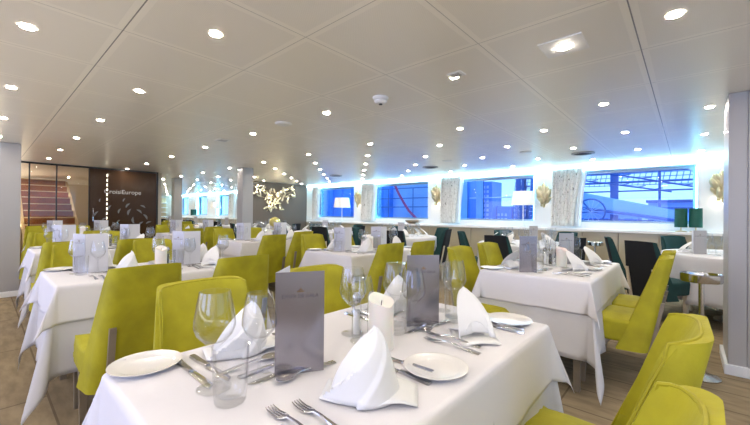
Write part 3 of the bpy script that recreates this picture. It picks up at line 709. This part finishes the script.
# ------------------------------------------------------------------ round tables by the windows
RC = .70
def make_round_cloth():
    b = BM(); n = 96; rad = [0, .2, .4, .55, .64, .68, .70]; rings = []
    prof = [(r, 0) for r in rad]+[(.708, -.004), (.714, -.014), (.716, -.05), (.718, -.12), (.72, -.2), (.722, -.28), (.725, -.36), (.728, -.44), (.73, -.50)]
    for r, z in prof:
        if r == 0: rings.append([b.verts.new((0, 0, .7455))]); continue
        ring = []
        for i in range(n):
            a = 2*PI*i/n; w = min(1, max(0, -z/.5)); rr = r+w*(.045*math.sin(11*a+.5)+.02*math.sin(19*a)); ring.append(b.verts.new((rr*math.cos(a), rr*math.sin(a), .7455+z+.0*w)))
        rings.append(ring)
    for A, B in zip(rings, rings[1:]):
        for i in range(n):
            j = (i+1) % n
            b.faces.new((A[0], B[i], B[j]) if len(A) == 1 else (A[i], B[i], B[j], A[j]))
    return Proto(solid(obj('round_tablecloth', b, LINEN, ang=180), .0015))
def make_round_table():
    r = empty('round_table'); b = BM(); lathe(b, [(0, .715), (.69, .715), (.695, .72), (.695, .735), (.69, .742), (0, .742)], 48); obj('tabletop', b, TAUPE, r)
    b = BM(); lathe(b, [(0, 0), (.25, 0), (.25, .015), (.05, .04), (.04, .1), (.04, .7), (.1, .715), (0, .715)], 24); obj('pedestal', b, TAUPE, r); return Proto(r)
rt = make_round_table(); rc = make_round_cloth()
ROUND = [
 ((.46, 5.58), 'the round table by the bicycle window', [(-.42, 4.66, 58), (-.80, 5.28, 12), (-.20, 6.35, -45), (1.25, 5.1, 150)]),
 ((-1.80, 5.48), 'the round table near the right lamp', [(-1.88, 4.42, 85), (-2.78, 5.15, 20), (-2.50, 6.2, -40), (-1.45, 6.42, -110), (-1.0, 4.75, 140)]),
 ((-4.18, 5.40), 'the round table by the hose window', [(-3.55, 4.45, 118), (-3.2, 5.62, 190), (-5.05, 5.05, 20), (-4.8, 6.2, -50), (-3.7, 6.3, -110)]),
 ((-6.45, 5.45), 'the round table by the leftmost lamp', [(-5.50, 4.50, 125), (-7.2, 4.75, 45), (-5.45, 5.7, 190), (-7.35, 5.9, -25), (-6.2, 6.4, -100)]),
 ((-8.35, 5.2), 'the round table before the taupe wall', [(-8.70, 4.25, 75), (-7.55, 5.5, 200)]),
 ((-11.5, 5.5), 'the first far-room round table', [(-12.0, 4.55, 60), (-10.7, 4.75, 140), (-11.6, 6.45, -90)]),
 ((-14.0, 5.5), 'the second far-room round table', [(-14.3, 4.55, 70), (-13.1, 4.85, 140), (-14.1, 6.45, -90)]),
 ((-16.6, 5.5), 'the third far-room round table', [(-16.8, 4.55, 80), (-15.8, 4.85, 140)]),
]
for ti, ((cx, cy), dsc, chs) in enumerate(ROUND):
    rt.place((cx, cy, 0), 0, 'round dining table under a white cloth, '+dsc, 'table', 'round tables')
    rc.place((cx, cy, 0), ti*.4, 'white floor-skimming cloth on '+dsc, 'tablecloth', 'round tablecloths')
    for k, (x, y, dg) in enumerate(chs):
        where = 'left' if x < cx-.5 else 'right' if x > cx+.5 else 'camera' if y < cy else 'window'
        chair(dark, x, y, math.radians(dg), 'black teal velvet chair, %s%s side of %s' % ('far ' if (where in ('left', 'right') and y > cy+.1) else 'near ' if where in ('left', 'right') else '', {'camera': 'camera-facing', 'window': 'window'}.get(where, where), dsc), 'black and teal velvet chairs')
    n = 6 if ti < 5 else 4
    for k in range(n):
        a = 2*PI*k/n+.35; c_, s_ = math.cos(a), math.sin(a)
        def at(rad, da=0): return (cx+rad*math.cos(a+da), cy+rad*math.sin(a+da), ZT_)
        napb.place(at(.52), a+PI, 'white folded napkin standing near the rim of '+dsc, 'napkin', 'napkins round '+dsc)
        wineL.place(at(.36, .25), 0, 'stemmed wine glass in the crowd of glasses on '+dsc, 'wine glass', 'wine glasses round '+dsc)
        wineS.place(at(.36, .52), 0, 'shorter wine glass in the crowd of glasses on '+dsc, 'wine glass', 'shorter wine glasses round '+dsc)
        tumb.place(at(.27, .35), 0, 'water tumbler in the crowd of glasses on '+dsc, 'tumbler', 'tumblers round '+dsc)
    if ti == 0:
        menuC.place((cx-.42, cy-.28, ZT_), .5, 'left of the pale menu cards standing on '+dsc, 'menu card', 'menu cards')
        menuC.place((cx-.12, cy-.38, ZT_), .75, 'right of the pale menu cards standing on '+dsc, 'menu card', 'menu cards')
    else: menuC.place((cx+.05, cy-.1, ZT_), .7, 'pale folded menu card standing in the middle of '+dsc, 'menu card', 'menu cards')

# glowing golden cloche on the table in front of the taupe wall
r = empty('table_lantern', (-7.85, 5.0, ZT_)); tag(r, 'domed gold and glass lantern on the round table before the taupe wall', 'lantern')
b = BM(); lathe(b, [(0, 0), (.09, 0), (.09, .02), (.05, .035), (.05, .07), (0, .07)], 24); obj('base', b, GOLD, r)
b = BM(); lathe(b, [(.05, .07), (.12, .11), (.145, .18), (.13, .25), (.08, .30), (0, .325)], 28); obj('dome', b, mat('amber_glass', (.70, .62, .22), .12, .5), r)

# ------------------------------------------------------------------ lamps on the ledge
def lamp(x, z0, r0, r1, h, zb, label, shade, green=False):
    r = empty('table_lamp', (x, 7.22, .93)); R = r
    b = BM(); lathe(b, [(0, 0), (.07, 0), (.07, .012), (.02, .02), (0, .02)], 24); obj('base', b, PLASTIC if not green else GOLD, R)
    b = BM(); lathe(b, [(.009, .02), (.009, z0-.93+.03)], 12); obj('stem', b, PLASTIC if not green else GOLD, R)
    b = BM(); lathe(b, [(r0, z0-.93), (r1, z0-.93+h), (r1-.004, z0-.93+h), (r0-.004, z0-.93)], 32, closed=True); obj('shade', b, shade, R, ang=60)
    b = BM(); lathe(b, [(0, z0-.93+.05), (.025, z0-.93+.08), (0, z0-.93+.12)], 12); obj('bulb', b, mat('lamp_bulb', (1, 1, 1), .5, emit=((1, .82, .6), 3 if not green else .4)), R)
    tag(R, label, 'lamp'); return R
lamp(-2.47, 1.37, .225, .185, .27, 0, 'white drum lamp on the ledge before the second window from the right', SHADEW)
lamp(-7.75, 1.35, .25, .205, .29, 0, 'white drum lamp on the ledge before the leftmost full window', SHADEW)
lamp(-16.2, 1.36, .24, .2, .3, 0, 'white drum lamp on the ledge deep in the far room', SHADEW)
lamp(-.09, 1.0, .078, .078, .29, 0, 'left of the two green cylinder lamps on the ledge', SHADEG, True)
lamp(.08, 1.0, .078, .078, .29, 0, 'right of the two green cylinder lamps on the ledge', SHADEG, True)
lamp(-18.7, 1.02, .14, .14, .3, 0, 'dark green lamp on the ledge deep in the far room', SHADEG, True)
b = BM(); lathe(b, [(0, 0), (.08, 0), (.16, .05), (.17, .09), (.15, .09), (.08, .03), (0, .025)], 24); o = obj('bowl', b, mat('brown_bowl', (.25, .17, .11), .5)); o.location = (-5.2, 7.24, .93); tag(o, 'shallow brown bowl on the window ledge', 'bowl')

# ------------------------------------------------------------------ curtains
def curtain(x0, x1, label, z0=.965):
    r = empty('curtain', (x0, YW-.1, 0)); w = x1-x0
    def mk(a0, a1, b0, b1, yo, nf, m, name):
        b = BM()
        def fn(u, v):
            xa = a0+(a1-a0)*u; xb = b0+(b1-b0)*u; t = v; k = t**1.6
            return (xa*(k)+xb*(1-k), yo-.022*math.sin(2*PI*nf*u)-.008*math.sin(2*PI*nf*2.3*u+2*t), z0+(2.04-z0)*v)
        grid(b, fn, 64, 12); solid(obj(name, b, m, r), .002, 0)
    mk(0, w*.96, -.02, w*.70, 0, 7, CURT, 'printed_drape')
    mk(w*.80, w*1.08, w*.62, w*.90, .045, 3, mat('sheer_white', (.88, .93, .96), .8), 'plain_lining')
    tag(r, label, 'curtain', 'window curtains'); return r
curtain(-1.96, -1.42, 'printed white curtain left of the bicycle window on the right')
curtain(-4.40, -3.87, 'printed white curtain left of the second window')
curtain(-7.02, -6.50, 'printed white curtain between the two left windows')
curtain(-9.25, -8.95, 'printed white curtain next to the taupe wall')
curtain(-15.1, -14.6, 'printed white curtain deep in the far room')

# ------------------------------------------------------------------ golden leaf wall sculptures
def leaf_mesh(L, wd, bend, twist=.0):
    b = BM()
    def fn(u, v):
        t = u; s = (v-.5)*2; w = wd*math.sin(PI*min(1, .08+.92*t))**.75*(1+.12*math.sin(9*t)*abs(s))
        return (s*w, -bend*math.sin(PI*t*.7)-.02*(1-s*s), L*t)
    grid(b, fn, 10, 5); return b
def wall_leaves(x, z, s, label, seed):
    rnd = random.Random(seed); r = empty('leaf_sculpture', (x, YW-.012, z))
    b = BM(); lathe(b, [(0, 0), (.05*s, 0), (.05*s, .01), (0, .01)], 16); o = obj('mount', b, GOLD, r); o.rotation_euler = (PI/2, 0, 0); o.location = (0, .012, 0)
    specs = [(0, .40, .062, 0, -.14), (-14, .34, .06, -.02, -.14), (13, .33, .058, .02, -.16), (-24, .24, .055, -.04, -.10), (25, .26, .05, .04, -.13), (-40, .17, .045, -.03, -.16), (44, .18, .045, .03, -.18), (6, .25, .05, .01, -.22), (-8, .22, .05, -.01, -.24), (172, .10, .035, 0, -.19), (-160, .09, .03, -.02, -.18), (20, .16, .04, .03, .02), (-18, .17, .04, -.02, .03)]
    for k, (a, L, wd, ox, oz) in enumerate(specs):
        b = leaf_mesh(L*s, wd*s, .035*s); o = obj('leaf', b, GOLD, r); solid(o, .003, 0)
        o.rotation_euler = (0, math.radians(a), 0); o.location = (ox*s, -.012-.007*(k % 5), oz*s)
    tag(r, label, 'wall sculpture', 'golden leaf sculptures')
wall_leaves(.37, 1.64, .92, 'golden leaf sculpture right of the bicycle window', 1)
wall_leaves(-2.12, 1.58, .92, 'golden leaf sculpture between the right window and the white lamp', 2)
wall_leaves(-4.55, 1.66, .98, 'golden leaf sculpture left of the printed curtain in the middle', 3)
wall_leaves(-7.2, 1.62, .95, 'golden leaf sculpture beside the leftmost drum lamp', 4)
# small picture lights washing each sculpture (warm glow on the wall around it)
for x in (.33, -2.12, -4.55, -7.2):
    d = bpy.data.lights.new('sculpture_light', 'POINT'); d.energy = .35; d.color = (1, .86, .6); d.shadow_soft_size = .03
    o = bpy.data.objects.new('sculpture_light', d); C.objects.link(o); o.location = (x, YW-.06, 1.40)

# illuminated leaf sculpture on the taupe wall
r = empty('light_sculpture', (-9.3, 5.92, 1.56)); tag(r, 'glowing cluster of pale golden leaves and tiny lamps on the taupe wall', 'light sculpture')
rnd = random.Random(5)
outline = []
for k in range(74):
    while True:
        y = rnd.uniform(-.68, .62); z = rnd.uniform(-.36, .42)
        top = .20+.22*abs(y/.62)**1.0; bot = -.36+.95*max(0, abs(y+.05)-.12)**1.0
        if bot < z < top: break
    outline.append((y, z))
for k, (y, z) in enumerate(outline):
    b = leaf_mesh(rnd.uniform(.10, .17), rnd.uniform(.022, .035), .02)
    o = obj('leaf', b, PEARL, r); solid(o, .002, 0); a = rnd.uniform(0, 2*PI)
    # rotate so the leaf lies against the wall plane (normal +x)
    o.matrix_local = Matrix.Translation((.035+rnd.uniform(0, .05), y, z)) @ Matrix.Rotation(PI/2, 4, 'Z') @ Matrix.Rotation(a, 4, 'Y')
for y0, z0, y1, z1 in ((-.75, .40, .0, .0), (-.6, .1, .2, -.1), (.7, .32, .0, .05), (.3, -.3, -.2, .2), (-.3, -.34, .3, .3), (.5, .1, -.6, .3), (.66, .08, .2, .1)):
    b = BM(); tube(b, [(.03, y0, z0), (.05, (y0+y1)/2, (z0+z1)/2+.03), (.03, y1, z1)], .006, 6); obj('branch', b, GOLD, r)
for k in range(26):
    y, z = outline[k]; b = BM(); bmesh.ops.create_icosphere(b, subdivisions=2, radius=.010)
    o = obj('bulb', b, GLOW, r); o.location = (.10, y, z+.03)
d = bpy.data.lights.new('sculpture_glow', 'POINT'); d.energy = 1.2; d.color = (1, .85, .55); d.shadow_soft_size = .15
o = bpy.data.objects.new('sculpture_glow', d); C.objects.link(o); o.location = (-9.12, 5.9, 1.6)

# ------------------------------------------------------------------ chrome stands
def make_stand():
    r = empty('wine_cooler_stand'); b = BM(); lathe(b, [(0, 0), (.11, 0), (.11, .008), (.03, .022), (.016, .05), (.0, .05)], 28); obj('foot', b, STEEL, r)
    b = BM(); lathe(b, [(.016, .02), (.016, .68)], 16); obj('pole', b, STEEL, r)
    b = BM(); lathe(b, [(0, .68), (.06, .68), (.115, .69), (.118, .70), (.118, .745), (.112, .75), (.108, .745), (.108, .71), (0, .70)], 32); obj('holder_ring', b, STEEL, r, ang=40)
    return Proto(r)
sp_ = make_stand()
sp_.place((.07, 3.50, 0), 0, 'chrome wine cooler stand in front of the right column', 'wine cooler stand', 'chrome wine cooler stands')
sp_.place((-1.12, 6.55, 0), 0, 'chrome wine cooler stand against the champagne panels', 'wine cooler stand', 'chrome wine cooler stands')

# ------------------------------------------------------------------ outside the windows
BLUEG = mat('quay_paint', (.35, .58, .92), .6, var=(.6, .2)); DKB = mat('hull_paint', (.10, .32, .85), .5, var=(.8, .25)); NAVY = mat('navy_steel', (.05, .14, .42), .5); PALEB = mat('pale_quay', (.55, .72, .95), .6); RED = mat('red_hose', (.50, .06, .18), .5)
b = BM(); box(b, -60, 30, YW+.6, 90, -.9, -.6); tag(obj('harbour_water', b, mat('water', (.05, .18, .5), .15), smooth=False), 'blue harbour water outside the windows', 'water', kind='stuff')
# quay with gangway, roof netting and truss beyond the right window
r = empty('gangway', (-1.0, 9.8, 0)); tag(r, 'blue gangway ramp sloping down outside the right window', 'gangway')
b = BM(); hexa(b, [(-1.4, 0, .75+.62), (1.9, 0, .95-.1), (1.9, .8, .85), (-1.4, .8, 1.37)], [(-1.4, 0, 1.85), (1.9, 0, 1.02), (1.9, .8, 1.02), (-1.4, .8, 1.85)]); obj('ramp_deck', b, BLUEG, r, smooth=False)
b = BM(); tube(b, [(-1.4, -.05, 1.42), (.2, -.05, 1.18), (1.9, -.05, .9)], .035, 6); obj('dark_beam', b, NAVY, r)
r = empty('quay_canopy', (-.9, 10.9, -.6)); tag(r, 'steel truss canopy with netting outside the right window', 'canopy')
b = BM()
for z in (1.65, 1.95, 2.38, 2.6, 2.85): box(b, -3.0, 4.2, -.02, .02, z, z+.035)
for x in (-1.9, -.55, .35, 1.2, 2.3): box(b, x, x+.05, -.03, .03, 0, 3.9)
box(b, -.62, -.45, -.05, .05, 1.6, 3.9)
obj('rail', b, NAVY, r, smooth=False)
b = BM()
for x0, z0, x1, z1 in ((-2.4, 2.95, .6, 2.35), (-1.6, 3.1, 2.0, 2.2), (-.2, 3.15, 2.9, 2.45), (1.3, 1.9, 1.75, 3.2), (1.9, 1.9, 2.4, 3.2), (-2.3, 1.6, -1.8, 3.1)):
    tube(b, [(x0, -.08, z0), (x1, -.08, z1)], .022, 6)
    for k in range(9): q = k/9; tube(b, [(x0+(x1-x0)*q, -.08, z0+(z1-z0)*q), (x0+(x1-x0)*(q+.06), -.08, z0+(z1-z0)*(q+.06)+.07)], .012, 4)
obj('brace', b, NAVY, r)
b = BM()
for k in range(60): tube(b, [(-3.2+.12*k, .3, 2.55), (-3.05+.12*k, .3, 3.4)], .009, 4)
for k in range(9): tube(b, [(-3.2, .3, 2.58+.1*k), (4.2, .3, 2.55+.1*k)], .009, 4)
o = obj('netting', b, DKB, r); o['kind'] = 'stuff'
for x, w_, h, lab in ((-1.9, 1.6, 1.85, 'pale blue quay shed behind the bicycle'), (.2, 2.1, 2.15, 'long blue quay shed behind the gangway'), (2.5, 2.0, 2.3, 'dark blue quay shed at the right window edge')):
    r = empty('shed', (x, 12.5, -.6)); b = BM(); box(b, -w_/2, w_/2, 0, 1.4, 0, h); obj('wall', b, BLUEG, r, smooth=False)
    b = BM(); box(b, -w_/2-.05, w_/2+.05, -.06, 1.5, h, h+.07); obj('roof', b, NAVY, r, smooth=False)
    b = BM()
    for k in range(int(w_/.3)): box(b, -w_/2+.1+.3*k, -w_/2+.3+.3*k, -.02, 0, h-.42, h-.15)
    obj('window_band', b, DKB, r, smooth=False); tag(r, lab, 'shed', 'quay sheds')
r = empty('bicycle', (-1.60, 8.9, .99)); tag(r, 'bicycle standing outside the right window', 'bicycle')
for wx in (0.0, -1.05):
    b = BM(); tube(b, [(wx+.27*math.cos(2*PI*k/32), 0, .27+.27*math.sin(2*PI*k/32)) for k in range(33)], .018, 8, cap=False); w_ = obj('wheel', b, NAVY, r)
    b = BM()
    for k in range(14): a = 2*PI*k/14; tube(b, [(wx, 0, .27), (wx+.26*math.cos(a), 0, .27+.26*math.sin(a))], .0045, 4)
    o = obj('spoke', b, PALEB, w_); o['kind'] = 'stuff'
b = BM()
for p, q in (((-.0, .27), (-.25, .62)), ((-.25, .62), (-.75, .60)), ((-.75, .60), (-.5, .24)), ((-.5, .24), (-.25, .62)), ((-1.05, .27), (-.5, .24)), ((-1.05, .27), (-.75, .60)), ((-.25, .62), (-.2, .75))): tube(b, [(p[0], 0, p[1]), (q[0], 0, q[1])], .018, 8)
obj('frame', b, NAVY, r)
b = BM(); box(b, -3.4, 5.5, 8.5, 14.2, -.6, .98); struct(obj('quay_floor', b, BLUEG, smooth=False))
# city buildings seen through the second window
bw = mat('tower_facade', (.16, .36, .80), .5)
for (x, y, w_, h, lab) in ((-7.35, 14, 1.2, 2.75, 'wide blue waterfront building at the left of the second window'), (-6.55, 15.2, .45, 2.62, 'slender blue tower seen through the second window'), (-5.98, 15.6, .62, 1.55, 'low blue block beside the slender tower'), (-5.45, 15.8, .38, 2.0, 'narrow middle tower in the second window'), (-4.95, 15.2, .5, 1.6, 'small blue block behind the lamp in the second window')):
    r = empty('building', (x, y, -.6)); b = BM(); box(b, -w_/2, w_/2, -.5, .5, 0, h+.6); obj('wall', b, bw, r, smooth=False)
    b = BM()
    for iz in range(int((h+.4)/.2)):
        for ix in range(max(2, int(w_/.16))): x0 = -w_/2+.04+ix*.16; box(b, x0, min(x0+.09, w_/2-.02), -.52, -.5, .12+.2*iz, .24+.2*iz)
    o = obj('window_grid', b, PALEB if x > -7 else DKB, r, smooth=False); tag(r, lab, 'building', 'waterfront buildings')
r = empty('mooring_mast', (-4.5, 9.6, -.6)); b = BM(); box(b, -.09, .09, -.06, .06, 0, 3.8); obj('post', b, BLUEG, r, smooth=False)
b = BM(); box(b, -.3, 1.0, -.05, -.02, 2.24, 2.27); obj('crossbar', b, PALEB, r, smooth=False)
b = BM()
for dx in (-.55, -.32, .16): tube(b, [(dx, -.2, 0), (dx+.05, -.2, 2.2), (dx+.02, -.2, 3.8)], .014, 6)
obj('line', b, NAVY, r); tag(r, 'pale mooring mast with ropes outside the second window', 'mast')
r = empty('tree', (-3.2, 9.4, -.6)); b = BM(); rn = random.Random(3)
for k in range(8): x = rn.uniform(-.25, .3); tube(b, [(x*.3, 0, 0), (x*.8, .05, 1.9), (x+rn.uniform(-.1, .1), 0, 2.7), (x*1.4, 0, 3.5)], [.06, .045, .035, .02], 6)
obj('branch', b, NAVY, r); tag(r, 'dark bare tree stems behind the white lamp', 'tree')
# neighbouring ship hull beyond the third and fourth windows
r = empty('neighbouring_ship', (-9.0, 9.4, -.6)); tag(r, 'blue hull of a ship moored alongside the left windows', 'ship')
b = BM(); box(b, -9, 1.3, 0, 2.5, 0, 3.6)
for k in range(20): box(b, -9+.52*k, -8.86+.52*k, -.05, 0, 0, 3.6)
obj('hull', b, DKB, r, smooth=False)
b = BM(); box(b, 1.3, 3.2, .2, 2.0, 0, 3.5); box(b, -2.1, -1.9, -.08, 0, 0, 3.6); box(b, -2.8, -2.7, -.08, 0, 0, 3.6); obj('cabin', b, BLUEG, r, smooth=False)
b = BM()
for z in (2.0, 2.28, 2.6): tube(b, [(.5, -.3, z), (3.6, -.3, z)], .016, 6)
for k in range(4): tube(b, [(.5+1.0*k, -.3, .6), (.5+1.0*k, -.3, 2.6)], .014, 6)
obj('railing', b, NAVY, r)
b = BM(); tube(b, [(-6.98, 8.7, 2.2), (-6.75, 8.7, 1.79), (-6.55, 8.7, 1.51), (-6.36, 8.7, 1.27), (-6.10, 8.7, 1.05), (-5.8, 8.7, .8), (-5.35, 8.7, .1), (-5.1, 8.7, -.6)], .038, 8); tag(obj('mooring_hose', b, RED), 'red hose hanging diagonally outside the third window', 'hose')
for o in bpy.data.objects:
    if 'kind' in o and o['kind'] == 'structure' and 'category' in o and o['category'] is None: del o['category']
